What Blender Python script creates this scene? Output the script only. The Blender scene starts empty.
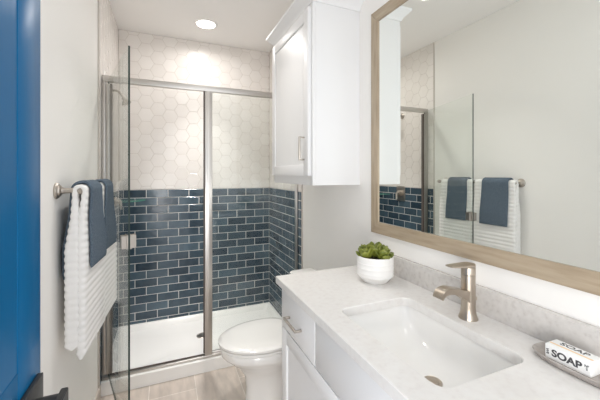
import bpy, bmesh, math, random
from mathutils import Vector, Matrix
from math import sin, cos, pi

S = bpy.context.scene
C = S.collection
random.seed(7)

# ------------------------------------------------------------------ camera
LW, RW, BW, CEIL = -0.3775, 0.9512, 3.03, 2.57      # left wall, right wall, back wall, ceiling
cd = bpy.data.cameras.new('camera')
cam = bpy.data.objects.new('camera', cd); C.objects.link(cam)
cam.location = (0, 0, 1.36)
cam.rotation_euler = (pi / 2, 0, -0.3992)
cd.sensor_width = 36.0
cd.lens = 316.36 / 600 * 36
cd.shift_y = -25.92 / 600
cd.clip_start = 0.02
S.camera = cam
# ------------------------------------------------------------------ exposure, sky, lamps
S.view_settings.view_transform = 'Standard'
S.view_settings.look = 'None'
S.view_settings.exposure = 0.88
S.view_settings.gamma = 1.0
S.cycles.diffuse_bounces = 10; S.cycles.max_bounces = 16; S.cycles.transparent_max_bounces = 16
S.view_settings.use_curve_mapping = False
w = bpy.data.worlds.new('world'); S.world = w; w.use_nodes = True
w.node_tree.nodes['Background'].inputs[0].default_value = (0.95, 0.975, 1.0, 1)
w.node_tree.nodes['Background'].inputs[1].default_value = 0.9

def lamp(name, loc, power, size, col=(1, .97, .935), rot=(0, 0, 0), sy=None, spread=pi):
    d = bpy.data.lights.new(name, 'AREA'); d.energy = power; d.color = col
    d.spread = spread; d.shape = 'DISK' if sy is None else 'RECTANGLE'; d.size = size
    if sy: d.size_y = sy
    o = bpy.data.objects.new(name, d); o.location = loc; o.rotation_euler = rot; C.objects.link(o)
    return o
lamp('shower_lamp', (0.293, 2.645, 2.555), 2.2, 0.13, spread=2.9)
lamp('shower_lamp_beam', (0.293, 2.645, 2.553), 2.4, 0.12, spread=1.1)
lamp('added_room_lamp', (0.28, 1.62, 2.555), 1.4, 0.13, spread=1.5)  # this lamp and the next are added, unseen, to brighten the room
lamp('added_room_lamp', (0.28, 0.55, 2.555), 0.6, 0.13, spread=2.6)
VL = 0.12                                     # each globe of the vanity light added out of view above the mirror
# added fill lamp behind the camera, standing in for doorway daylight
lamp('doorway_fill', (-0.5, -0.9, 0.75), 23.0, 0.9, (1, .97, .94), (pi / 2 - .5, 0, -.45), 1.4)

# ------------------------------------------------------------------ materials
def mat(name, col, rough=.5, metal=0., spec=.5, coat=0., **k):
    m = bpy.data.materials.new(name); m.use_nodes = True
    b = m.node_tree.nodes['Principled BSDF']
    b.inputs['Base Color'].default_value = (*col, 1)
    b.inputs['Roughness'].default_value = rough
    b.inputs['Metallic'].default_value = metal
    b.inputs['Specular IOR Level'].default_value = spec
    b.inputs['Coat Weight'].default_value = coat
    b.inputs['Coat Roughness'].default_value = .08
    return m
def N(m, t, **k):
    n = m.node_tree.nodes.new(t)
    for a, v in k.items():
        if hasattr(n, a): setattr(n, a, v)
        else: n.inputs[a].default_value = v
    return n
def LK(m, a, b): m.node_tree.links.new(a, b)
def bsdf(m): return m.node_tree.nodes['Principled BSDF']
def noise(m, scale, detail=3., stretch=(1, 1, 1)):
    tc = N(m, 'ShaderNodeTexCoord'); mp = N(m, 'ShaderNodeMapping')
    mp.inputs['Scale'].default_value = stretch
    LK(m, tc.outputs['Object'], mp.inputs['Vector'])
    n = N(m, 'ShaderNodeTexNoise'); n.inputs['Scale'].default_value = scale; n.inputs['Detail'].default_value = detail
    LK(m, mp.outputs[0], n.inputs['Vector'])
    return n
def ramp(m, src, stops):
    r = N(m, 'ShaderNodeValToRGB'); e = r.color_ramp.elements
    while len(e) < len(stops): e.new(.5)
    for q, (p, c) in zip(e, stops): q.position = p; q.color = (*c, 1)
    LK(m, src, r.inputs[0]); return r
def bump(m, src, strength, dist=.002):
    b = N(m, 'ShaderNodeBump'); b.inputs['Strength'].default_value = strength; b.inputs['Distance'].default_value = dist
    LK(m, src, b.inputs['Height']); LK(m, b.outputs[0], bsdf(m).inputs['Normal'])
def speckle(m, scale, stops, detail=3., stretch=(1, 1, 1)):
    n = noise(m, scale, detail, stretch); r = ramp(m, n.outputs['Fac'], stops)
    LK(m, r.outputs[0], bsdf(m).inputs['Base Color']); return n

M = {}
M['wall'] = mat('wall_paint', (.88, .865, .84), .6, spec=.3); bump(M['wall'], noise(M['wall'], 160).outputs['Fac'], .06)
M['ceil'] = mat('ceiling_paint', (.90, .885, .87), .8, spec=.2); bump(M['ceil'], noise(M['ceil'], 120).outputs['Fac'], .05)
M['white'] = mat('white_cabinet_paint', (.78, .78, .785), .36, spec=.4)
M['porcelain'] = mat('porcelain', (.86, .85, .83), .12, coat=.4)
M['acrylic'] = mat('shower_acrylic', (.90, .89, .87), .25)
M['grout_w'] = mat('pale_grout', (.60, .555, .515), .8)
M['grout_b'] = mat('tile_grout', (.80, .785, .765), .8)
M['nickel'] = mat('brushed_nickel', (.50, .455, .41), .33, 1.)
M['champagne'] = mat('warm_brushed_nickel', (.50, .435, .365), .34, 1.)
M['pull'] = mat('dull_nickel', (.40, .365, .33), .42, 1.)
M['chrome'] = mat('satin_aluminium', (.60, .575, .55), .33, 1.)
M['bronze'] = mat('dark_gasket', (.10, .08, .07), .5)
M['black'] = mat('black_metal', (.04, .04, .042), .42, .4)
M['door'] = mat('blue_door_paint', (.001, .108, .265), .34, spec=.1)
bump(M['door'], noise(M['door'], 60, 2, (1, 1, .15)).outputs['Fac'], .05)
M['mirror'] = mat('mirror_silver', (.90, .92, .89), .0, 1.)
M['pot'] = mat('white_ceramic', (.86, .85, .83), .5)
M['soil'] = mat('potting_soil', (.03, .025, .015), .9)
M['terry'] = mat('white_terry', (.86, .85, .84), .95, spec=.1); bump(M['terry'], noise(M['terry'], 500, 2).outputs['Fac'], .35, .002)
M['bluecloth'] = mat('blue_terry', (.085, .125, .17), .95, spec=.1)
n = speckle(M['bluecloth'], 260, [(.3, (.072, .100, .135)), (.7, (.15, .19, .235))], 2)
bump(M['bluecloth'], n.outputs['Fac'], .5, .003)
M['quartz'] = mat('pale_quartz', (.72, .69, .66), .13)
speckle(M['quartz'], 55, [(.28, (.715, .69, .67)), (.46, (.755, .735, .715)), (.62, (.77, .755, .735))], 8)
M['quartz_b'] = mat('grey_veined_quartz', (.6, .57, .54), .16)
speckle(M['quartz_b'], 60, [(.28, (.52, .485, .46)), (.44, (.60, .575, .55)), (.66, (.645, .62, .595))], 9)
M['stone'] = mat('grey_stone', (.34, .31, .285), .6)
n = speckle(M['stone'], 45, [(.3, (.33, .295, .27)), (.7, (.50, .465, .435))], 6)
M['paper'] = mat('soap_paper', (.86, .86, .85), .5)
M['ink'] = mat('black_ink', (.07, .07, .075), .6)
M['apricot'] = mat('apricot_stripe', (.86, .60, .32), .5)
M['leaf'] = mat('succulent_green', (.24, .36, .03), .42)
nz = noise(M['leaf'], 30, 2); r = ramp(M['leaf'], nz.outputs['Fac'], [(.3, (.10, .130, .016)), (.7, (.25, .27, .045))])
LK(M['leaf'], r.outputs[0], bsdf(M['leaf']).inputs['Base Color'])
def wood(name, st):
    m = mat(name, (.5, .38, .27), .42)
    n = speckle(m, 14, [(.25, (.31, .24, .165)), (.5, (.40, .32, .228)), (.75, (.46, .38, .28))], 6, st)
    bump(m, n.outputs['Fac'], .12); return m
M['oak_h'] = wood('oak_along', (5, .5, 5)); M['oak_v'] = wood('oak_upright', (5, 5, .5))
M['glow'] = mat('lamp_lens', (1, 1, 1), .5)
bsdf(M['glow']).inputs['Emission Color'].default_value = (1, .97, .92, 1); bsdf(M['glow']).inputs['Emission Strength'].default_value = 6
M['globe'] = mat('opal_globe', (1, 1, 1), .4)
bsdf(M['globe']).inputs['Emission Color'].default_value = (1, .95, .89, 1); bsdf(M['globe']).inputs['Emission Strength'].default_value = VL
# clear glass: what is not mirrored at the surface passes straight through
def glass(name, tint, ior):
    m = bpy.data.materials.new(name); m.use_nodes = True; t = m.node_tree
    t.nodes.remove(t.nodes['Principled BSDF'])
    tr = N(m, 'ShaderNodeBsdfTransparent'); tr.inputs[0].default_value = (*tint, 1)
    gl = N(m, 'ShaderNodeBsdfGlossy'); gl.inputs['Roughness'].default_value = .0
    lw = N(m, 'ShaderNodeLayerWeight'); lw.inputs['Blend'].default_value = .5
    pw = N(m, 'ShaderNodeMath', operation='POWER'); pw.inputs[1].default_value = 5.; LK(m, lw.outputs['Facing'], pw.inputs[0])
    fr = N(m, 'ShaderNodeMath', operation='MULTIPLY_ADD'); fr.inputs[1].default_value = .5; fr.inputs[2].default_value = ior; LK(m, pw.outputs[0], fr.inputs[0])
    mx = N(m, 'ShaderNodeMixShader')
    LK(m, fr.outputs[0], mx.inputs[0]); LK(m, tr.outputs[0], mx.inputs[1]); LK(m, gl.outputs[0], mx.inputs[2])
    LK(m, mx.outputs[0], t.nodes['Material Output'].inputs[0]); return m
M['glass'] = glass('clear_glass', (.975, .988, .978), .035)
M['glass_edge'] = mat('glass_edge_green', (.02, .04, .034), .3, spec=.3)
M['shelf_edge'] = mat('shelf_glass_edge', (.10, .30, .24), .2)
# tiles carry a tint per tile
def tiled(name, lo, hi, rough, nscale, bstr, ns=(1, 1, 1), bd=.004, spec=.5):
    m = mat(name, lo, rough, spec=spec); a = N(m, 'ShaderNodeAttribute'); a.attribute_name = 'tint'
    nz = noise(m, nscale, 4, ns)
    ad = N(m, 'ShaderNodeMath', operation='MULTIPLY_ADD'); ad.inputs[1].default_value = .55
    LK(m, nz.outputs['Fac'], ad.inputs[0]); LK(m, a.outputs['Fac'], ad.inputs[2])
    r = ramp(m, ad.outputs[0], [(.2, lo), (.95, hi)]); LK(m, r.outputs[0], bsdf(m).inputs['Base Color'])
    bump(m, nz.outputs['Fac'], bstr, bd); return m
M['hex'] = tiled('pale_hexagon_glaze', (.79, .75, .715), (.87, .84, .81), .22, 9, .10)
M['navy'] = tiled('slate_blue_glaze', (.018, .038, .060), (.085, .135, .175), .14, 16, .35)
# porcelain planks of the floor
M['floor'] = mat('greige_floor_tile', (.4, .34, .29), .35)
tc = N(M['floor'], 'ShaderNodeTexCoord'); mp = N(M['floor'], 'ShaderNodeMapping')
mp.inputs['Rotation'].default_value = (0, 0, pi / 2); mp.inputs['Location'].default_value = (-2.02 + .55 * 6, .10, 0)
LK(M['floor'], tc.outputs['Object'], mp.inputs['Vector'])
bk = N(M['floor'], 'ShaderNodeTexBrick'); LK(M['floor'], mp.outputs[0], bk.inputs['Vector'])
for k_, v_ in (('Scale', 1.), ('Mortar Size', .0022), ('Mortar Smooth', .1), ('Brick Width', .55), ('Row Height', .273), ('Bias', 0.)):
    bk.inputs[k_].default_value = v_
bk.inputs['Color1'].default_value = (.53, .465, .415, 1); bk.inputs['Color2'].default_value = (.61, .54, .485, 1)
bk.inputs['Mortar'].default_value = (.74, .69, .64, 1)
n = noise(M['floor'], 9, 6, (2.5, .6, 1)); r = ramp(M['floor'], n.outputs['Fac'], [(.3, (.80, .80, .80)), (.7, (1.12, 1.11, 1.1))])
mx = N(M['floor'], 'ShaderNodeMix', data_type='RGBA', blend_type='MULTIPLY'); mx.inputs[0].default_value = 1
LK(M['floor'], bk.outputs['Color'], mx.inputs[6]); LK(M['floor'], r.outputs[0], mx.inputs[7])
LK(M['floor'], mx.outputs[2], bsdf(M['floor']).inputs['Base Color'])

# ------------------------------------------------------------------ building helpers
BASE = {}
def obj(name, bm, m, parent=None, sharp=35, smooth=True):
    """link a bmesh given in room coordinates as one mesh object"""
    off = BASE.get(parent.name, Vector()) if parent else Vector()
    bmesh.ops.recalc_face_normals(bm, faces=bm.faces[:])
    if smooth:
        for f in bm.faces: f.smooth = True
        for e in bm.edges:
            if len(e.link_faces) == 2 and e.calc_face_angle(0) > math.radians(sharp): e.smooth = False
    if off.length: bmesh.ops.translate(bm, verts=bm.verts[:], vec=-off)
    me = bpy.data.meshes.new(name); bm.to_mesh(me); bm.free()
    for q in (m if isinstance(m, (list, tuple)) else [m]): me.materials.append(q)
    o = bpy.data.objects.new(name, me); C.objects.link(o)
    if parent: o.parent = parent; BASE[o.name] = off if True else None; 
    if parent and parent.type == 'MESH': BASE[o.name] = off
    return o
def thing(name, label, cat, loc, group=None):
    o = bpy.data.objects.new(name, None); C.objects.link(o); o.location = loc
    o.empty_display_size = .05; BASE[o.name] = Vector(loc)
    o['label'] = label; o['category'] = cat
    if group: o['group'] = group
    return o
def tag(o, label, cat, group=None):
    o['label'] = label; o['category'] = cat
    if group: o['group'] = group
    return o
def struct(o): o['kind'] = 'structure'; return o
def B(): return bmesh.new()
def box(bm, x0, x1, y0, y1, z0, z1, bev=0., seg=2):
    r = bmesh.ops.create_cube(bm, size=1)
    vs = r['verts']
    for v in vs:
        v.co = Vector(((x0 + x1) / 2 + v.co.x * (x1 - x0), (y0 + y1) / 2 + v.co.y * (y1 - y0), (z0 + z1) / 2 + v.co.z * (z1 - z0)))
    if bev:
        es = list({e for v in vs for e in v.link_edges})
        bmesh.ops.bevel(bm, geom=es, offset=bev, segments=seg, profile=.5, affect='EDGES')
    return bm
def loft(bm, rings, cap=True, closed=True):
    R = [[bm.verts.new(p) for p in r] for r in rings]
    n = len(R[0])
    for a, b in zip(R, R[1:]):
        for i in range(n if closed else n - 1):
            j = (i + 1) % n
            bm.faces.new((a[i], a[j], b[j], b[i]))
    if cap: bm.faces.new(R[0]); bm.faces.new(R[-1])
    return R
def circ(c, r, u, v, n=20): return [Vector(c) + u * (r * cos(2 * pi * i / n)) + v * (r * sin(2 * pi * i / n)) for i in range(n)]
def tube(bm, pts, rad, n=14, cap=True):
    pts = [Vector(p) for p in pts]
    if not isinstance(rad, (list, tuple)): rad = [rad] * len(pts)
    rings = []; u = None
    for i, p in enumerate(pts):
        t = (pts[min(i + 1, len(pts) - 1)] - pts[max(i - 1, 0)]).normalized()
        if u is None: u = t.orthogonal().normalized()
        u = (u - t * u.dot(t)).normalized()
        rings.append(circ(p, rad[i], u, t.cross(u), n))
    loft(bm, rings, cap); return bm
def lathe(bm, c, prof, n=40, axis='z'):
    """prof: (radius, height along axis)"""
    A = {'z': (Vector((1, 0, 0)), Vector((0, 1, 0)), Vector((0, 0, 1))), 'x': (Vector((0, 1, 0)), Vector((0, 0, 1)), Vector((1, 0, 0))),
         'y': (Vector((0, 0, 1)), Vector((1, 0, 0)), Vector((0, 1, 0)))}[axis]
    loft(bm, [circ(Vector(c) + A[2] * h, max(r, 1e-4), A[0], A[1], n) for r, h in prof]); return bm
def prism(bm, pts, ext):
    """extrude a closed 3D polygon along a vector"""
    ext = Vector(ext)
    loft(bm, [[Vector(p) for p in pts], [Vector(p) + ext for p in pts]]); return bm
def curve(ctrl, n=24):
    """Catmull-Rom through control points"""
    P = [Vector(p) for p in ctrl]; P = [P[0] * 2 - P[1]] + P + [P[-1] * 2 - P[-2]]; out = []
    for k in range(1, len(P) - 2):
        a, b, c, d = P[k - 1:k + 3]
        for i in range(n):
            t = i / n; out.append(.5 * ((2 * b) + (c - a) * t + (2 * a - 5 * b + 4 * c - d) * t * t + (3 * b - a - 3 * c + d) * t ** 3))
    out.append(P[-2]); return out
def rrect(cx, cy, hx, hy, r, n=8):
    out = []
    for k, (sx, sy) in enumerate(((1, 1), (-1, 1), (-1, -1), (1, -1))):
        for i in range(n + 1):
            a = k * pi / 2 + i / n * pi / 2
            out.append((cx + sx * (hx - r) + r * cos(a), cy + sy * (hy - r) + r * sin(a)))
    return out
def clip(poly, a0, a1, b0, b1):
    for ax, lim, sg in ((0, a0, 1), (0, a1, -1), (1, b0, 1), (1, b1, -1)):
        out = []
        for i, p in enumerate(poly):
            q = poly[(i + 1) % len(poly)]
            dp, dq = sg * (p[ax] - lim), sg * (q[ax] - lim)
            if dp >= 0: out.append(p)
            if dp * dq < 0:
                t = dp / (dp - dq); out.append((p[0] + (q[0] - p[0]) * t, p[1] + (q[1] - p[1]) * t))
        poly = out
        if len(poly) < 3: return []
    return poly
def tiles(polys, rect, place, thick, gap, bev, tilt=.0, vary=.62):
    """polys in wall coordinates, place(a, b, depth) -> room point"""
    bm = B(); lay = bm.loops.layers.float_color.new('tint')
    for p in polys:
        p = clip(p, *rect)
        if not p: continue
        cx = sum(q[0] for q in p) / len(p); cy = sum(q[1] for q in p) / len(p)
        rad = min(max(abs(q[0] - cx) for q in p), max(abs(q[1] - cy) for q in p))
        if rad < .006: continue
        def inset(d):
            out = []
            for i in range(len(p)):
                a, b, c = p[i - 1], p[i], p[(i + 1) % len(p)]
                e1 = Vector((b[0] - a[0], b[1] - a[1])); e2 = Vector((c[0] - b[0], c[1] - b[1]))
                if e1.length < 1e-6 or e2.length < 1e-6: out.append(b); continue
                n1 = Vector((-e1.y, e1.x)).normalized(); n2 = Vector((-e2.y, e2.x)).normalized()
                k = 1 + n1.dot(n2)
                out.append((b[0] + (n1.x + n2.x) * d / k, b[1] + (n1.y + n2.y) * d / k))
            return out
        area = sum(p[i - 1][0] * p[i][1] - p[i][0] * p[i - 1][1] for i in range(len(p)))
        if area < 0: p = p[::-1]
        ta, tb = random.uniform(-tilt, tilt), random.uniform(-tilt, tilt)
        d = lambda q, h: place(q[0], q[1], h + ta * (q[0] - cx) + tb * (q[1] - cy))
        o0, i1 = inset(gap / 2), inset(gap / 2 + bev)
        rings = [[place(q[0], q[1], 0) for q in o0], [d(q, thick - bev * .8) for q in o0], [d(q, thick) for q in i1]]
        V = [[bm.verts.new(q) for q in r] for r in rings]; n = len(p); fs = []
        for a, b in zip(V, V[1:]):
            for i in range(n): fs.append(bm.faces.new((a[i], a[(i + 1) % n], b[(i + 1) % n], b[i])))
        fs.append(bm.faces.new(V[-1]))
        t = random.random() * vary
        for f in fs:
            for l in f.loops: l[lay] = (t, t, t, 1)
    return bm
def hexes(a0, a1, b0, b1, a, ox, oy):
    out = []; cp, rp = 1.5 * a, math.sqrt(3) * a
    for i in range(int((a0 - ox) / cp) - 1, int((a1 - ox) / cp) + 2):
        for j in range(int((b0 - oy) / rp) - 2, int((b1 - oy) / rp) + 2):
            x = ox + i * cp; y = oy + j * rp + (rp / 2 if i % 2 else 0)
            out.append([(x + a * cos(k * pi / 3), y + a * sin(k * pi / 3)) for k in range(6)])
    return out
def bricks(a0, a1, b0, b1, wd, ht, ox):
    out = []; r = 0; y = b1
    while y > b0 - .001:
        x = ox - (wd / 2 if r % 2 else 0); x -= math.ceil((x - a0) / wd) * wd
        while x < a1:
            out.append([(x, y - ht), (x + wd, y - ht), (x + wd, y), (x, y)]); x += wd
        y -= ht; r += 1
    return out

# ------------------------------------------------------------------ the room
TE = 2.205                                    # where the shower's tile begins on the side walls
TM = 1.2255                                   # top of the blue tile
floor = struct(obj('floor', box(B(), LW - .1, RW + .1, -.12, 2.36, -.1, 0), M['floor']))
ceil = struct(obj('ceiling', box(B(), LW - .1, RW + .1, -.12, BW + .1, CEIL, CEIL + .1), M['ceil']))
wl = struct(obj('wall_left', box(B(), LW - .1, LW, -.12, BW + .1, -.1, CEIL), M['wall']))
wr = struct(obj('wall_right', box(B(), RW, RW + .1, -.12, BW + .1, -.1, CEIL), M['wall']))
wb = struct(obj('wall_back', box(B(), LW, RW, BW, BW + .1, -.1, CEIL), M['wall']))
bm = B(); box(bm, LW, -.262, -.12, 0, 0, CEIL)
wf = struct(obj('wall_front', bm, M['wall']))
for f, (nm, x0, x1, y0, y1) in enumerate((('baseboard_left', LW, LW + .012, .0, 2.235),)):
    struct(obj(nm, box(B(), x0, x1, y0, y1, 0, .085, .003), M['floor']))
# tile of the shower: bed, hexagons above, bricks below
def shower_wall(parent, place, a0, a1, hx, bx):
    bed = B()
    P = [place(a0, .05, -.001), place(a1, .05, -.001), place(a1, TM, -.001), place(a0, TM, -.001)]
    q = Vector(place(0, 0, .0078)) - Vector(place(0, 0, 0))
    prism(bed, P, q); obj('grout_bed', bed, M['grout_b'], parent)
    bed = B(); P = [place(a0, TM, -.001), place(a1, TM, -.001), place(a1, CEIL, -.001), place(a0, CEIL, -.001)]
    prism(bed, P, q); obj('grout_bed', bed, M['grout_w'], parent)
    obj('hexagon_tile', tiles(hexes(a0, a1, TM, CEIL, .0645, hx, TM + .03), (a0, a1, TM + .002, CEIL - .001), place, .0085, .0022, .0016, .006, .4), M['hex'], parent, smooth=False)
    obj('brick_tile', tiles(bricks(a0, a1, .05, TM, .1735, .0697, bx), (a0, a1, .05, TM), place, .0085, .0054, .0012, .008), M['navy'], parent, smooth=False)
shower_wall(wb, lambda a, b, d: (a, BW - d, b), LW + .009, RW - .009, -.26, .013)
shower_wall(wl, lambda a, b, d: (LW + d, a, b), TE, BW - .001, 2.33, 2.33)
shower_wall(wr, lambda a, b, d: (RW - d, a, b), TE, BW - .001, 2.30, 2.21)
for nm, x0, x1 in (('trim_1', LW, LW + .010), ('trim_2', RW - .010, RW)):
    struct(obj(nm, box(B(), x0, x1, TE - .006, TE, .09, CEIL, .001), M['grout_w']))

# ------------------------------------------------------------------ blue door, open against the left wall
d1 = struct(bpy.data.objects.new('door_1', None)); C.objects.link(d1); d1.location = (-.23, 0, 0); BASE[d1.name] = Vector((-.23, 0, 0))
DX0, DX1, DY0, DY1 = -.252, -.2095, .005, .709
bm = B()
box(bm, DX0, DX1, DY1 - .096, DY1, .012, 2.035, .0015); box(bm, DX0, DX1, DY0, DY0 + .112, .012, 2.035, .0015)
for z0, z1 in ((.012, .22), (.86, 1.055), (1.925, 2.035)):
    box(bm, DX0 + .0003, DX1 - .0003, DY0 + .111, DY1 - .095, z0, z1, .0005)
obj('stiles_and_rails', bm, M['door'], d1)
for z0, z1 in ((.22, .86), (1.055, 1.925)):
    bm = B(); a, b = DY0 + .112, DY1 - .096
    loft(bm, [[(DX1 - .001, a, z0), (DX1 - .001, b, z0), (DX1 - .001, b, z1), (DX1 - .001, a, z1)],
              [(DX1 - .014, a + .030, z0 + .030), (DX1 - .014, b - .030, z0 + .030), (DX1 - .014, b - .030, z1 - .030), (DX1 - .014, a + .030, z1 - .030)],
              [(DX1 - .022, a + .034, z0 + .034), (DX1 - .022, b - .034, z0 + .034), (DX1 - .022, b - .034, z1 - .034), (DX1 - .022, a + .034, z1 - .034)]])
    box(bm, DX0 + .010, DX1 - .0225, a - .002, b + .002, z0 - .002, z1 + .002)
    obj('door_panel', bm, M['door'], d1, sharp=10)
h = obj('lever_handle', box(B(), DX1, DX1 + .009, .617, .692, .937, 1.010, .0012), M['black'], d1)
bm = B(); tube(bm, [(DX1 + .008, .655, .972), (DX1 + .040, .655, .972)], .0135, 20); obj('neck', bm, M['black'], h)
bm = B(); prism(bm, [(-.170, .672, .960), (-.170, .672, .986), (-.170, .545, .986), (-.170, .545, .960)], (.011, 0, 0))
bmesh.ops.bevel(bm, geom=bm.edges[:], offset=.0012, segments=2, affect='EDGES'); obj('lever', bm, M['black'], h)
for z in (.25, 1.03, 1.8):
    bm = B(); tube(bm, [(DX1 - .004, .004, z), (DX1 - .004, .004, z + .09)], .006, 12); obj('hinge', bm, M['black'], d1)

# ------------------------------------------------------------------ shower pan and enclosure
pan = thing('shower_tray', 'white acrylic shower base with raised front curb filling the tiled alcove', 'shower tray', (.287, 2.65, 0))
PX0, PX1, PY0, PY1 = LW + .002, RW - .002, 2.252, BW - .002
bm = B()
def rr(x0, x1, y0, y1, r, z): return [(x, y, z) for x, y in rrect((x0 + x1) / 2, (y0 + y1) / 2, (x1 - x0) / 2, (y1 - y0) / 2, r)]
loft(bm, [rr(PX0, PX1, PY0, PY1, .004, .0), rr(PX0, PX1, PY0, PY1, .004, .080), rr(PX0 + .005, PX1 - .005, PY0 + .005, PY1 - .005, .004, .086),
          rr(PX0 + .030, PX1 - .030, PY0 + .082, PY1 - .030, .02, .087), rr(PX0 + .036, PX1 - .036, PY0 + .088, PY1 - .036, .022, .082),
          rr(PX0 + .055, PX1 - .055, PY0 + .105, PY1 - .06, .03, .046), rr(PX0 + .07, PX1 - .07, PY0 + .12, PY1 - .08, .04, .038),
          rr(.28 - .06, .28 + .06, 2.70 - .06, 2.70 + .06, .058, .030)])
obj('pan', bm, M['acrylic'], pan, 30)
bm = B(); lathe(bm, (.272, 2.715, .030), [(.046, 0), (.046, .004), (.042, .006), (.012, .0045), (.0, .0045)]); obj('drain', bm, M['nickel'], pan)

en = thing('shower_enclosure', 'metal framed clear glass shower enclosure with its door swung open', 'shower enclosure', (.287, 2.29, .087))
FY = 2.285
def bar(name, *a, bev=.002, m='chrome'): return obj(name, box(B(), *a, bev), M[m], en)
HZ0, HZ1 = 1.934, 1.972
bar('header_rail', LW + .011, RW - .011, FY - .018, FY + .018, HZ0, HZ1, bev=.003)
j = bar('wall_jamb', LW + .0095, LW + .030, FY - .016, FY + .016, .118, HZ0)
j2 = obj('door_jamb', box(B(), LW + .032, LW + .052, FY - .014, FY + .014, .118, HZ0 - .012, .002), M['chrome'], en)
bm = B(); box(bm, LW + .052, LW + .064, FY - .012, FY + .012, .118, HZ0 - .012); obj('gasket', bm, M['bronze'], j2)
bar('wall_jamb', RW - .028, RW - .0095, FY - .014, FY + .014, .118, HZ0)
p = bar('post', .244, .294, FY - .020, FY + .020, .104, HZ0 + .001, bev=.003)
obj('gasket', box(B(), .236, .244, FY - .006, FY + .006, .118, HZ0), M['bronze'], p)
obj('strike_channel', box(B(), .2585, .2795, FY - .0225, FY - .0195, .118, HZ0 - .001, .001), M['chrome'], p)
bar('bottom_track', LW + .0095, RW - .0095, FY - .020, FY + .020, .0865, .104, bev=.003)
bar('bottom_track', .294, RW - .028, FY - .010, FY + .010, .104, .120, bev=.002)
t = bar('sweep', LW + .052, .244, FY - .004, FY + .004, .104, .110, m='bronze', bev=0)
def pane(name, bm, parent):
    o = obj(name, bm, [M['glass'], M['glass_edge']], parent, smooth=False)
    for f in o.data.polygons: f.material_index = 0
    ar = sorted(o.data.polygons, key=lambda f: -f.area)
    for f in ar[2:]: f.material_index = 0 if f.normal.z > .9 else 1
    return o
pane('fixed_panel', box(B(), .293, RW - .026, FY - .003, FY + .003, .112, HZ0 + .004), en)
H0 = Vector((LW + .046, FY - .012, 0)); F0 = Vector((-.157, 1.628, 0)); dv = (F0 - H0).normalized(); nv = Vector((-dv.y, dv.x, 0))
bm = B(); prism(bm, [H0 + nv * .004 + Vector((0, 0, .112)), F0 + nv * .004 + Vector((0, 0, .112)), F0 - nv * .004 + Vector((0, 0, .112)), H0 - nv * .004 + Vector((0, 0, .112))], (0, 0, 1.832))
gp = pane('glass_door', bm, en)
# pull plates on the free edge, one each side of the glass
bm = B(); Lz0, Lz1 = 1.018, 1.082
for s in (1, -1):
    a = F0 - dv * .062; b = F0 + dv * .004
    for o0, o1, u0, u1, z0, z1 in ((.0042, .010, -.046, .003, Lz0, Lz1), (.0095, .030, -.040, -.003, Lz0 + .003, Lz1 - .003)):
        P = [F0 + dv * u0 + nv * s * o0, F0 + dv * u1 + nv * s * o0, F0 + dv * u1 + nv * s * o1, F0 + dv * u0 + nv * s * o1]
        prism(bm, [q + Vector((0, 0, z0)) for q in P], (0, 0, z1 - z0))
obj('pull', bm, M['pull'], gp)

# shower fittings on the left wall
TS = LW + .0092
sh = thing('wall_shower', 'brushed nickel shower head on a curved arm high on the pale hexagon tile', 'shower head', (TS, 2.62, 1.965))
bm = B(); lathe(bm, (TS - .0005, 2.62, 1.962), [(.03, 0), (.03, .004), (.018, .012), (.011, .014)], 28, 'x'); obj('flange', bm, M['nickel'], sh)
arm = curve([(TS, 2.62, 1.962), (TS + .034, 2.62, 1.962), (TS + .060, 2.62, 1.947), (TS + .078, 2.62, 1.918)], 8)
bm = B(); tube(bm, arm, .0085, 14); obj('arm', bm, M['nickel'], sh)
dr = (arm[-1] - arm[-2]).normalized(); dr = Vector((dr.x * .9, 0, dr.z)).normalized()
bm = B(); tube(bm, [arm[-1] + dr * q for q in (-.004, .004, .010, .016, .038, .048, .051)], [.010, .014, .014, .010, .030, .034, .032], 28); obj('head', bm, M['nickel'], sh)
va = thing('shower_valve', 'brushed nickel shower valve with a lever on the blue brick tile', 'shower valve', (TS, 2.64, 1.156))
bm = B(); prism(bm, [(TS - .0005, y, z) for y, z in rrect(2.64, 1.156, .062, .078, .022)], (.006, 0, 0)); obj('plate', bm, M['nickel'], va)
bm = B(); lathe(bm, (TS + .005, 2.64, 1.160), [(.032, 0), (.032, .03), (.026, .034)], 28, 'x'); obj('hub', bm, M['nickel'], va)
bm = B(); tube(bm, [(TS + .03, 2.64, 1.160), (TS + .052, 2.64, 1.160), (TS + .058, 2.64, 1.150), (TS + .064, 2.635, 1.10)], [.016, .016, .012, .008], 16); obj('lever', bm, M['nickel'], va)
bm = B(); cx, cy = LW + .009, BW - .009
prism(bm, [(cx, cy, 1.136)] + [(cx + .205 * cos(-a), cy + .205 * sin(-a), 1.136) for a in [i / 20 * pi / 2 for i in range(21)]], (0, 0, .008))
cs = obj('corner_shelf', bm, [M['glass'], M['shelf_edge']], None, smooth=False)
for f in cs.data.polygons: f.material_index = 0 if abs(f.normal.z) > .9 else 1
tag(cs, 'small quarter round glass shelf in the far corner of the shower', 'shelf')

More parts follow.
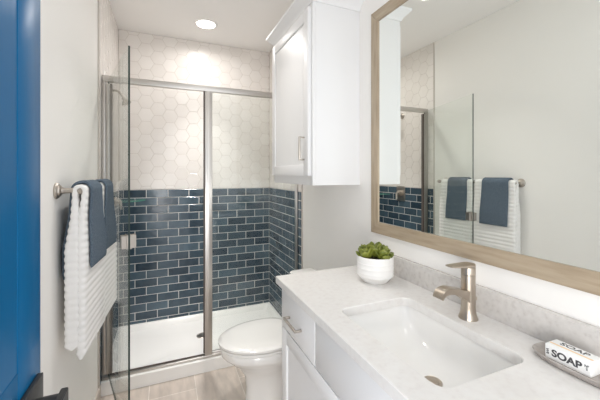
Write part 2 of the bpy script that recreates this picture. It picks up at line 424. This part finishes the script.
# ------------------------------------------------------------------ recessed lights
def downlight(x, y, label):
    t = thing('recessed_light', label, 'ceiling light', (x, y, CEIL))
    bm = B(); n = 40
    for r0, r1, z0, z1 in ((.072, .092, CEIL - .004, CEIL - .004),):
        loft(bm, [circ((x, y, CEIL + .0), .094, Vector((1, 0, 0)), Vector((0, 1, 0)), n), circ((x, y, CEIL - .004), .090, Vector((1, 0, 0)), Vector((0, 1, 0)), n),
                  circ((x, y, CEIL - .005), .072, Vector((1, 0, 0)), Vector((0, 1, 0)), n), circ((x, y, CEIL), .070, Vector((1, 0, 0)), Vector((0, 1, 0)), n)], cap=False)
    obj('trim_ring', bm, M['ceil'], t)
    bm = B(); lathe(bm, (x, y, CEIL - .0035), [(.071, .003), (.071, .0), (.05, -.001), (0, -.0015)], n); obj('lens', bm, M['glow'], t)
downlight(.293, 2.645, 'round recessed ceiling light glowing above the shower')
downlight(.28, 1.62, 'added unseen recessed ceiling light over the floor before the toilet')  # this fixture and the next are added to house the extra lamps
downlight(.28, .55, 'added unseen recessed ceiling light over the floor before the vanity')

# ------------------------------------------------------------------ wall cabinet
def shaker(parent, axis_x, y0, y1, z0, z1, rail, name='door', th=.019, rec=.007, m='white'):
    """shaker front facing -x at x = axis_x"""
    bm = B(); x0, x1 = axis_x, axis_x + th
    box(bm, x0, x1, y0, y0 + rail, z0, z1, .0015); box(bm, x0, x1, y1 - rail, y1, z0, z1, .0015)
    box(bm, x0 + .0002, x1, y0 + rail, y1 - rail, z0, z0 + rail, .0008); box(bm, x0 + .0002, x1, y0 + rail, y1 - rail, z1 - rail, z1, .0008)
    box(bm, x0 + rec, x1, y0 + rail - .002, y1 - rail + .002, z0 + rail - .002, z1 - rail + .002)
    return obj(name, bm, M[m], parent)
def pull_bar(name, p0, p1, out, parent, m='nickel', r=.0045):
    """squared bar pull from p0 to p1 standing off to -x"""
    bm = B(); (x, ya, za), (_, yb, zb) = p0, p1; up = abs(zb - za) > abs(yb - ya)
    w_ = r
    if up:
        box(bm, x - out - 2 * w_, x - out, ya - w_, ya + w_, za, zb, .001)
        for z in (za, zb - 2 * w_): box(bm, x - out - w_, x + .0003, ya - w_, ya + w_, z, z + 2 * w_, .0008)
    else:
        box(bm, x - out - 2 * w_, x - out, ya, yb, za - w_, za + w_, .001)
        for y in (ya, yb - 2 * w_): box(bm, x - out - w_, x + .0003, y, y + 2 * w_, za - w_, za + w_, .0008)
    return obj(name, bm, M[m], parent)
CY0, CY1, CX = 1.432, 2.045, .674
wc = thing('wall_cabinet', 'tall white shaker wall cabinet with crown moulding hung over the toilet', 'cabinet', (.81, 1.74, 1.303))
bm = B(); box(bm, CX + .019, RW - .0005, CY0, CY1, 1.303, 2.262, .001)
for y0, y1 in ((CY0, CY0 + .045), (CY1 - .02, CY1)): box(bm, CX, CX + .019, y0, y1, 1.303, 2.262, .001)
box(bm, CX + .0003, CX + .019, CY0 + .044, CY1 - .019, 1.303, 1.372); box(bm, CX + .0003, CX + .019, CY0 + .044, CY1 - .019, 2.19, 2.262)
obj('carcass', bm, M['white'], wc)
dr = shaker(wc, CX - .0195, CY0 + .018, CY1 - .012, 1.352, 2.205, .058)
pull_bar('pull', (CX - .0195, CY0 + .064, 1.43), (CX - .0195, CY0 + .064, 1.553), .022, dr)
# crown runs round the front and both sides
prof = [(0, 0), (.006, 0), (.008, .010), (.014, .018), (.030, .034), (.042, .046), (.046, .050), (.046, .062), (0, .062)]
rings = []
for q, (X_, Y_, dx, dy) in enumerate(((RW - .0005, CY0, 0, -1), (CX, CY0, -1, -1), (CX, CY1, -1, 1), (RW - .0005, CY1, 0, 1))):
    rings.append([(X_ + dx * a, Y_ + dy * a, 2.225 + b) for a, b in prof])
bm = B(); loft(bm, rings); obj('crown_moulding', bm, M['white'], wc)

# ------------------------------------------------------------------ vanity
VY0, VY1, VX = .012, 1.305, .462
CT = .911
va = thing('vanity', 'white painted vanity with drawers and shaker doors under the quartz top', 'vanity', (.70, .66, 0))
bm = B(); box(bm, VX + .0195, RW - .001, VY0, VY1, .10, .735, .001)
box(bm, VX + .0195, RW - .001, VY1 - .018, VY1, .734, CT - .0304, .001); box(bm, VX + .0195, RW - .001, VY0, VY0 + .018, .734, CT - .0304, .001)
box(bm, VX + .0195, VX + .038, VY0 + .017, VY1 - .017, .734, CT - .0304, .001); box(bm, RW - .018, RW - .001, VY0 + .017, VY1 - .017, .734, CT - .0304, .001)
box(bm, VX + .07, RW - .001, VY0 + .01, VY1 - .0, .0, .101); obj('carcass', bm, M['white'], va)
g = .0025
ym = (.012 + .33 + .0, .966)
cols = ((.966, VY1 - .003), (.352, .966), (VY0 + .003, .352))
DZ0, DZ1 = .706, CT - .034
for k, (y0, y1) in enumerate(cols):
    bm = B(); box(bm, VX, VX + .019, y0 + g, y1 - g, DZ0 + g, DZ1, .0018)
    f = obj('drawer' if k != 1 else 'false_drawer_front', bm, M['white'], va)
    if k != 1:
        yc = (y0 + y1) / 2
        pull_bar('pull', (VX, yc - .055, .777), (VX, yc + .073, .777), .020, f, 'nickel', .0042)
for k, (y0, y1) in enumerate(((.659, VY1 - .003), (VY0 + .003, .659))):
    f = shaker(va, VX, y0 + g, y1 - g, .112, DZ0 - g, .058)
    yy = y0 + .03 if k == 0 else y1 - .03
    pull_bar('pull', (VX, yy, .43), (VX, yy, .55), .026, f, 'nickel', .0052)

# quartz top with the sink cut out
SX, SY, SHX, SHY, SR = .668, .704, .141, .214, .035
def radial(cx, cy, hx, hy, r, a):
    """where a ray from the centre meets a rounded rectangle"""
    c_, s_ = cos(a), sin(a); t = min(hx / max(abs(c_), 1e-9), hy / max(abs(s_), 1e-9))
    px, py = abs(c_) * t, abs(s_) * t
    if r and px > hx - r and py > hy - r:
        ax, ay = hx - r, hy - r; A_ = abs(c_) * ax + abs(s_) * ay; t = A_ + math.sqrt(max(A_ * A_ - (ax * ax + ay * ay - r * r), 0))
    return (cx + c_ * t, cy + s_ * t)
TX0, TX1, TY0, TY1 = .4435, RW - .001, .002, 1.327
def outer(a):
    c_, s_ = cos(a), sin(a)
    t = min(((TX1 - SX) if c_ > 0 else (SX - TX0)) / max(abs(c_), 1e-9), ((TY1 - SY) if s_ > 0 else (SY - TY0)) / max(abs(s_), 1e-9))
    return (SX + c_ * t, SY + s_ * t)
ang = [i / 160 * 2 * pi for i in range(160)]
for x, y in ((TX0, TY0), (TX0, TY1), (TX1, TY0), (TX1, TY1)): ang.append(math.atan2(y - SY, x - SX) % (2 * pi))
ang = sorted(ang)
inn = [radial(SX, SY, SHX, SHY, SR, a) for a in ang]; out = [outer(a) for a in ang]
def inset_pt(p, d): return (min(max(p[0], TX0 + d), TX1 - d), min(max(p[1], TY0 + d), TY1 - d))
b_ = .0025
rings = [[(x, y, CT - .030) for x, y in inn], [(x, y, CT - b_) for x, y in inn],
         [(SX + (x - SX) * (1 + .012), SY + (y - SY) * (1 + .010), CT) for x, y in inn],
         [(*inset_pt(p, b_), CT) for p in out], [(*p, CT - b_) for p in out], [(*p, CT - .030) for p in out]]
bm = B(); loft(bm, rings + [rings[0]], cap=False); bmesh.ops.remove_doubles(bm, verts=bm.verts[:], dist=1e-5)
tag(obj('countertop', bm, M['quartz'], None, 40), 'pale speckled quartz countertop lying on the white vanity', 'countertop')
tag(obj('backsplash', box(B(), .931, RW - .001, .002, 1.327, CT, .995, .0015), M['quartz_b']), 'low grey veined quartz backsplash along the wall below the mirror', 'backsplash')

sk = thing('sink', 'white rectangular undermount sink set into the quartz countertop', 'sink', (SX, SY, .76))
bm = B(); rings = []
def ring(hx, hy, r, z, cx=SX, cy=SY): return [(*radial(cx, cy, hx, hy, r, i / 120 * 2 * pi), z) for i in range(120)]
rings.append(ring(SHX + .03, SHY + .03, .05, CT - .0305)); rings.append(ring(SHX + .03, SHY + .03, .05, CT - .038))
rings.append(ring(SHX + .012, SHY + .005, .05, .80)); rings.append(ring(.10, .12, .05, .752)); rings.append(ring(.05, .05, .049, .750))
inner = []
for i in range(15):
    u = i / 14; z = (CT - .0305) - .118 * (1 - (1 - u) ** 1.6) if False else None
K = [(.003, .004, .034, CT - .0305), (.000, .002, .034, CT - .036), (-.003, -.006, .036, .862), (-.007, -.022, .04, .840), (-.013, -.045, .045, .820), (-.022, -.072, .05, .803),
     (-.036, -.100, .05, .791), (-.056, -.130, .05, .784), (-.085, -.155, .04, .780)]
inner = [ring(SHX + a, SHY + b, r, z, SX + .012 * (k / 8), SY) for k, (a, b, r, z) in enumerate(K)]
loft(bm, [rings[-1]][:0] + rings[::-1] + inner)
obj('basin', bm, M['porcelain'], sk, 50)
bm = B(); lathe(bm, (SX + .014, SY - .036, .7805), [(.026, -.004), (.026, .002), (.023, .004), (.018, .003), (.016, .006), (.0, .008)], 32); obj('drain', bm, M['champagne'], sk)

# faucet
FX, FYY = .868, .706
fa = thing('faucet', 'brushed nickel single lever faucet behind the sink', 'faucet', (FX, FYY, CT))
bm = B(); lathe(bm, (FX, FYY, CT), [(.0280, 0), (.0280, .003), (.0248, .010), (.0222, .020), (.0208, .036), (.0205, .100), (.0205, .136)], 36); obj('body', bm, M['champagne'], fa)
bm = B(); lathe(bm, (FX, FYY, CT + .1365), [(.0195, 0), (.0208, .0012), (.0208, .022), (.0200, .024)], 36); obj('collar', bm, M['champagne'], fa)
# waterfall spout, an arched plate
pr = [(FX - .012, 1.000), (FX - .05, 1.0105), (FX - .085, 1.0185), (FX - .108, 1.0165), (FX - .121, 1.008), (FX - .128, .994), (FX - .122, .990),
      (FX - .113, .999), (FX - .098, 1.0025), (FX - .078, 1.000), (FX - .055, .992), (FX - .034, .980), (FX - .012, .966)]
cur = curve([(x, 0, z) for x, z in pr], 5)
bm = B(); prism(bm, [(q.x, FYY - .0175, q.z) for q in cur], (0, .035, 0)); obj('spout', bm, M['champagne'], fa, 30)
# paddle handle
hp = [(FX + .021 * cos(a), FYY + .021 * sin(a)) for a in [(-pi / 2 + i / 12 * pi) for i in range(13)]] + [(FX - .07, FYY + .0165), (FX - .083, FYY + .013), (FX - .085, FYY), (FX - .083, FYY - .013), (FX - .07, FYY - .0165)]
bm = B(); rr_ = [[(x, y, 1.0715 + .11 * max(0, FX - .02 - x) - q) for x, y in hp] for q in (-.001, -.009)]
rr_[1] = [(x, y, z - (.004 if x < FX - .03 else 0)) for x, y, z in rr_[1]]
loft(bm, rr_); bmesh.ops.bevel(bm, geom=[e for e in bm.edges], offset=.001, segments=2, affect='EDGES'); obj('handle', bm, M['champagne'], fa, 25)
bm = B(); tube(bm, [(FX + .030, FYY, CT), (FX + .030, FYY, CT + .052)], .0028, 10); lathe(bm, (FX + .030, FYY, CT + .05), [(.003, 0), (.006, .003), (.006, .010), (.004, .013)], 16); obj('lift_rod', bm, M['champagne'], fa)

# ------------------------------------------------------------------ mirror
mi = thing('mirror', 'large wall mirror in a light oak frame above the vanity', 'mirror', (RW, .68, 1.069))
MY0, MY1, MZ0, MZ1, MWd, MD = .03, 1.319, 1.072, 2.157, .055, .010
def mitre(name, pts, m):
    bm = B(); prism(bm, [(RW - .0005, y, z) for y, z in pts], (-MD, 0, 0))
    es = [e for e in bm.edges if all(v.co.x < RW - .01 for v in e.verts)]
    bmesh.ops.bevel(bm, geom=es, offset=.0015, segments=2, affect='EDGES'); obj(name, bm, M[m], mi)
a, b, c_, d_ = MY0, MY1, MZ0, MZ1; q = MWd
mitre('frame_rail', [(a, c_), (b, c_), (b - q, c_ + q), (a + q, c_ + q)], 'oak_h')
mitre('frame_rail', [(a, d_), (a + q, d_ - q), (b - q, d_ - q), (b, d_)], 'oak_h')
mitre('frame_stile', [(b, c_), (b, d_), (b - q, d_ - q), (b - q, c_ + q)], 'oak_v')
mitre('frame_stile', [(a, c_), (a + q, c_ + q), (a + q, d_ - q), (a, d_)], 'oak_v')
obj('glass', box(B(), RW - .0045, RW - .0005, a + q - .004, b - q + .004, c_ + q - .004, d_ - q + .004), M['mirror'], mi)

# vanity light added for brightness, out of view above the mirror: three globes
vl = thing('added_vanity_light', 'added unseen three globe vanity light on the wall above the mirror', 'added wall lamp', (RW, .68, 2.3))
bm = B(); box(bm, RW - .022, RW - .0005, .44, .92, 2.27, 2.33, .004); obj('back_plate', bm, M['nickel'], vl)
for y in (.48, .68, .88):
    bm = B(); tube(bm, [(RW - .02, y, 2.30), (RW - .10, y, 2.30)], .009, 12); obj('arm', bm, M['nickel'], vl)
    bm = B(); lathe(bm, (RW - .145, y, 2.30), [(.055 * sin(pi * i / 16), -.055 * cos(pi * i / 16)) for i in range(17)], 24)
    gl = obj('globe', bm, M['globe'], vl)
# ------------------------------------------------------------------ toilet
TYc = 1.80
to = thing('toilet', 'white two piece toilet with closed lid between vanity and shower', 'toilet', (.60, TYc, 0))
def egg(x0, x1, hw, z, n=56, sq=2.0, xo=None):
    """elongated outline, blunt at the wall end, x0 the front tip"""
    xm = x0 + (x1 - x0) * .56; out = []
    for i in range(n):
        t_ = 2 * pi * i / n; c_, s_ = cos(t_), sin(t_)
        y = hw * math.copysign(abs(s_) ** (2 / sq), s_)
        x = xm + (-(xm - x0) * abs(c_) ** (2 / sq) if c_ > 0 else (x1 - xm) * abs(c_) ** (.72))
        out.append((x + .006, TYc + y, z * .975))
    return out
bm = B(); loft(bm, [egg(.405, .86, .108, 0), egg(.402, .86, .110, .012), egg(.412, .85, .104, .03), egg(.418, .85, .102, .14), egg(.408, .84, .106, .21), egg(.375, .82, .128, .265),
                    egg(.322, .78, .160, .312), egg(.286, .75, .178, .345), egg(.275, .74, .183, .358), egg(.272, .74, .184, .392), egg(.278, .735, .180, .397)])
obj('bowl', bm, M['porcelain'], to, 50)
bm = B(); loft(bm, [egg(.270, .72, .180, .3985), egg(.264, .725, .186, .402), egg(.264, .725, .186, .412), egg(.270, .722, .181, .4150)]); obj('seat', bm, M['porcelain'], to, 50)
bm = B(); loft(bm, [egg(.274, .72, .176, .4205), egg(.261, .725, .188, .4215), egg(.260, .725, .189, .432), egg(.268, .72, .181, .438), egg(.30, .70, .155, .4425), egg(.38, .63, .09, .4435)]); obj('lid', bm, M['porcelain'], to, 50)
for s in (-1, 1):
    bm = B(); box(bm, .715, .745, TYc + s * .075 - .018, TYc + s * .075 + .018, .386, .421, .006); obj('hinge', bm, M['porcelain'], to)
def trr(x0, x1, hw, r, z): return [(x, y, z) for x, y in rrect((x0 + x1) / 2, TYc, (x1 - x0) / 2, hw, r)]
bm = B(); loft(bm, [trr(.80, .935, .165, .03, .385), trr(.785, .938, .182, .03, .41), trr(.772, .940, .193, .03, .675)]); box(bm, .70, .93, TYc - .09, TYc + .09, .30, .39, .02); obj('tank', bm, M['porcelain'], to, 40)
bm = B(); loft(bm, [trr(.764, .946, .200, .03, .6755), trr(.760, .948, .204, .03, .682), trr(.760, .948, .204, .03, .700), trr(.768, .942, .196, .03, .708)]); obj('tank_lid', bm, M['porcelain'], to, 40)
bm = B(); tube(bm, [(.777, TYc + .14, .635), (.758, TYc + .14, .635)], .012, 16); tube(bm, [(.759, TYc + .15, .635), (.756, TYc + .07, .628)], .007, 12); obj('flush_lever', bm, M['nickel'], to)

# ------------------------------------------------------------------ towel bar and towels
BX, BZ = -.300, 1.298
tb = thing('towel_bar', 'brushed nickel towel bar fixed to the left wall', 'towel bar', (LW, 1.75, BZ))
bm = B(); tube(bm, [(BX, 1.418, BZ), (BX, 2.085, BZ)], .0078, 16); obj('rod', bm, M['nickel'], tb)
for y, s in ((1.428, 1), (2.073, -1)):
    bm = B(); lathe(bm, (LW - .0003, y, BZ), [(.030, 0), (.030, .005), (.026, .010), (.022, .011), (.020, .016), (.0125, .020), (.0095, .032), (.0095, .055), (.0125, .066), (.0145, .078), (.0145, .084), (.009, .0885)], 32, 'x')
    obj('bracket', bm, M['nickel'], tb)

FAN = .011
def drape(name, y0, y1, thick, extra, zb, zf, m, label, cat, group, rib=0., period=.026, skew=0., seed=0):
    """a folded towel hung over the bar: a rounded section swept up the back, over, down the front"""
    rnd = random.Random(seed); path = []
    def inner(z):   # gap to the bar's centre plane
        k = min(1, max(0, (BZ - z) / .10)); return .0085 * (1 - k) + .0012 * k
    def base_t(z, side=1): k = min(1, max(0, (BZ - z) / .22)); return .014 * (1 - k) + (.030 if side > 0 else .048) * k
    def prof(z, side=1):    # offset of the near side and thickness at height z
        if extra: return inner(z) + base_t(z, side) + .004, thick
        return inner(z), base_t(z, side)
    nb = int((BZ - zb) / .004)
    for i in range(nb + 1):
        z = zb + (BZ - zb) * i / nb; o, t_ = prof(z, -1); path.append((BX - o - t_ / 2, z, t_, (-1, 0), -1))
    o, t_ = prof(BZ)
    for i in range(1, 12):
        a = pi - pi * i / 12; r = o + t_ / 2; path.append((BX + r * cos(a), BZ + r * sin(a), t_, (cos(a), sin(a)), 0))
    nf = int((BZ - zf) / .004)
    for i in range(nf + 1):
        z = BZ - (BZ - zf) * i / nf; o, t_ = prof(z); path.append((BX + o + t_ / 2, z, t_, (1, 0), 1))
    s = 0; rings = []; L = len(path); ym = (y0 + y1) / 2; hy = (y1 - y0) / 2; ph = rnd.random() * 6
    for k, (x, z, t_, nrm, side) in enumerate(path):
        if k: s += math.hypot(x - path[k - 1][0], z - path[k - 1][1])
        e = min(k, L - 1 - k) / 5; taper = 1 if e >= 1 else math.sqrt(max(.15, 1 - (1 - e) ** 2))
        rb = rib * (abs(sin(pi * s / period)) ** .8 * .6 + .4 * sin(pi * s / period) ** 2 - .5) if rib else 0
        drop = max(0, BZ - z); ht = t_ / 2 * taper + (rb if side else rb * .5); rr0 = min(ht * .98, .014)
        ring = []
        for (u, v) in rrect(0, 0, ht, hy * (1 + .03 * drop) + rb * .6, rr0, 5):
            wav = (.004 * sin(v * 26 + ph) + .0025 * sin(v * 61 + ph * 2)) * min(1, drop / .25) * (1 if side > 0 else .25)
            wav += FAN * v / .15 * min(1, drop / .2) if side > 0 else 0
            ring.append((x + nrm[0] * (u + wav), ym + v + skew * drop * (1 if side > 0 else .4), z + nrm[1] * u + (.0 if not side else skew * .12 * v * min(1, drop / .3))))
        # more points along the flat sides so the cloth can wave
        dense = []
        for i, p in enumerate(ring):
            q_ = ring[(i + 1) % len(ring)]; dense.append(p)
            if abs(p[1] - q_[1]) > .05:
                for j in range(1, 12):
                    f_ = j / 12; yv = p[1] + (q_[1] - p[1]) * f_; v = yv - ym
                    wav = (.004 * sin(v * 26 + ph) + .0025 * sin(v * 61 + ph * 2)) * min(1, drop / .25) * (1 if side > 0 else .25)
                    u = (p[0] - x) * nrm[0]; sgn = 1 if i < len(ring) / 2 else -1
                    dense.append((p[0] * (1 - f_) + q_[0] * f_, yv, p[2] * (1 - f_) + q_[2] * f_))
        rings.append(dense)
    bm = B(); loft(bm, rings)
    o = obj(name, bm, m, None, 60); return tag(o, label, cat, group)
drape('bath_towel', 1.408, 1.712, 0, False, .705, .665, M['terry'], 'white ribbed bath towel on the bar, nearer the blue door', 'towel', 'ribbed bath towels on the bar', .0030, .027, .012, 1)
drape('bath_towel', 1.730, 2.032, 0, False, .69, .650, M['terry'], 'white ribbed bath towel on the bar, nearer the shower', 'towel', 'ribbed bath towels on the bar', .0030, .027, .012, 2)
drape('hand_towel', 1.446, 1.643, .011, True, .96, .995, M['bluecloth'], 'slate blue hand towel over the bath towel nearer the blue door', 'towel', 'blue hand towels on the bar', skew=.03, seed=3)
drape('hand_towel', 1.772, 1.952, .011, True, .96, .995, M['bluecloth'], 'slate blue hand towel over the bath towel nearer the shower', 'towel', 'blue hand towels on the bar', skew=.03, seed=4)

# ------------------------------------------------------------------ succulent in its pot
PXc, PYc = .809, 1.104
pl = thing('potted_succulent', 'green succulent in a white faceted ceramic pot on the countertop', 'plant', (PXc, PYc, CT))
bm = B(); lathe(bm, (PXc, PYc, CT), [(.047, 0), (.050, .002), (.0750, .029), (.0752, .040), (.0757, .042), (.0750, .044), (.0750, .060), (.0757, .062), (.0750, .064), (.0750, .080), (.0757, .082), (.0748, .084), (.0748, .106), (.073, .108), (.069, .108), (.067, .104), (.067, .094), (.0, .094)], 48); obj('pot', bm, M['pot'], pl, 22)
bm = B(); lathe(bm, (PXc, PYc, CT), [(.0665, .0945), (.0665, .099), (.04, .102), (0, .103)], 32); obj('soil', bm, M['soil'], pl)
def leaf(bm, base, d, up, ln, wd, th):
    side = d.cross(up).normalized(); nn = side.cross(d).normalized(); rings = []
    for i in range(9):
        t_ = i / 8; wv = wd * (.45 + 1.0 * t_ - .25 * t_ * t_) * (1 if t_ < .6 else math.sqrt(max(0.004, 1 - ((t_ - .6) / .4) ** 2)))
        tv = th * (1 - .5 * t_) * (1 if t_ < .6 else math.sqrt(max(.01, 1 - ((t_ - .6) / .4) ** 2)))
        c_ = base + d * (ln * t_) + nn * (ln * .22 * t_ * t_)
        rings.append([c_ + side * (wv * cos(2 * pi * j / 12)) + nn * (tv * sin(2 * pi * j / 12)) for j in range(12)])
    loft(bm, rings)
rnd = random.Random(5)
for k, (dx, dy, dz, sc) in enumerate(((.002, .0, .006, 1.1), (-.036, .006, 0, 1.), (.034, .016, .0, 1.), (.010, -.036, -.0, 1.), (-.004, .040, .0, 1.))):
    bm = B(); c0 = Vector((PXc + dx, PYc + dy, CT + .098 + dz))
    lean = Vector((dx, dy, 0)) * 7; axis = (Vector((0, 0, 1)) + lean).normalized()
    u = axis.orthogonal().normalized(); v = axis.cross(u); a0 = rnd.random() * 6
    for tier, (cnt, el, ln) in enumerate(((2, 1.3, .042), (4, .95, .054), (4, .6, .050))):
        for i in range(cnt):
            a = a0 + tier * .5 + 2 * pi * i / cnt; o = u * cos(a) + v * sin(a); e = el + rnd.uniform(-.1, .1)
            d = (o * cos(e) + axis * sin(e)).normalized()
            leaf(bm, c0 + o * .004, d, axis if abs(d.dot(axis)) < .99 else o, ln * sc, .0180 * sc, .0085 * sc)
    obj('rosette', bm, M['leaf'], pl, 70)

# ------------------------------------------------------------------ soap on its stone dish
bm = B(); dcx, dcy = .875, .410
def oval(hx, hy, z): return [(dcx + hx * math.copysign(abs(cos(t_)) ** .7, cos(t_)), dcy + hy * math.copysign(abs(sin(t_)) ** .7, sin(t_)), z) for t_ in [2 * pi * i / 64 for i in range(64)]]
loft(bm, [oval(.040, .088, CT), oval(.047, .098, CT + .005), oval(.050, .103, CT + .014), oval(.0485, .1015, CT + .0155), oval(.0465, .0985, CT + .0145), oval(.042, .092, CT + .0105), oval(.02, .06, CT + .0095)])
tag(obj('soap_dish', bm, M['stone'], None, 50), 'long oval grey stone dish lying on the countertop under the soap', 'soap dish')
SX0, SX1, SY0, SY1, SZ0, SZ1 = .840, .886, .383, .473, CT + .0097, CT + .043
so = thing('soap_bar', 'white paper wrapped soap bar with black lettering on the stone dish', 'soap', ((SX0 + SX1) / 2, (SY0 + SY1) / 2, SZ0))
obj('wrapper', box(B(), SX0, SX1, SY0, SY1, SZ0, SZ1, .002, 3), M['paper'], so)
obj('stripe', box(B(), SX0 + .013, SX0 + .0175, SY0 + .003, SY1 - .003, SZ1 - .001, SZ1 + .0003), M['apricot'], so)
dg = None
def lettering(txt, size, origin, ax, ay, parent, name='lettering', bold=.0, sx=1.):
    """raised ink letters: origin is the text's centre, ax reads along, ay points up"""
    cu = bpy.data.curves.new('letters', 'FONT'); cu.body = txt; cu.size = size; cu.align_x = 'CENTER'; cu.align_y = 'CENTER'; cu.extrude = .00015; cu.offset = bold; cu.space_line = .8
    o = bpy.data.objects.new('letters', cu); C.objects.link(o); bpy.context.view_layer.update()
    me = bpy.data.meshes.new_from_object(o.evaluated_get(bpy.context.evaluated_depsgraph_get()))
    bpy.data.objects.remove(o); bpy.data.curves.remove(cu)
    ax, ay = Vector(ax).normalized(), Vector(ay).normalized(); az = ax.cross(ay)
    off = BASE[parent.name]
    for v in me.vertices: v.co = Vector(origin) + ax * v.co.x * sx + ay * v.co.y + az * v.co.z - off
    me.materials.append(M['ink']); me.name = name
    ob = bpy.data.objects.new(name, me); C.objects.link(ob); ob.parent = parent; return ob
zc = (SZ0 + SZ1) / 2
lettering('SOAP', .0215, (SX0 - .0002, .4290, zc), (0, -1, 0), (0, 0, 1), so, bold=.0008, sx=1.12)
lettering('BAR', .0072, (SX0 - .0002, .4668, zc), (0, 0, 1), (0, 1, 0), so, bold=.0002)
lettering('N\u00ba\n2', .0075, (SX0 - .0002, .3905, zc + .002), (0, -1, 0), (0, 0, 1), so, bold=.0002)
lettering('SOAP', .0205, (SX0 + .031, .428, SZ1 + .0002), (0, -1, 0), (1, 0, 0), so, bold=.0003, sx=1.12)
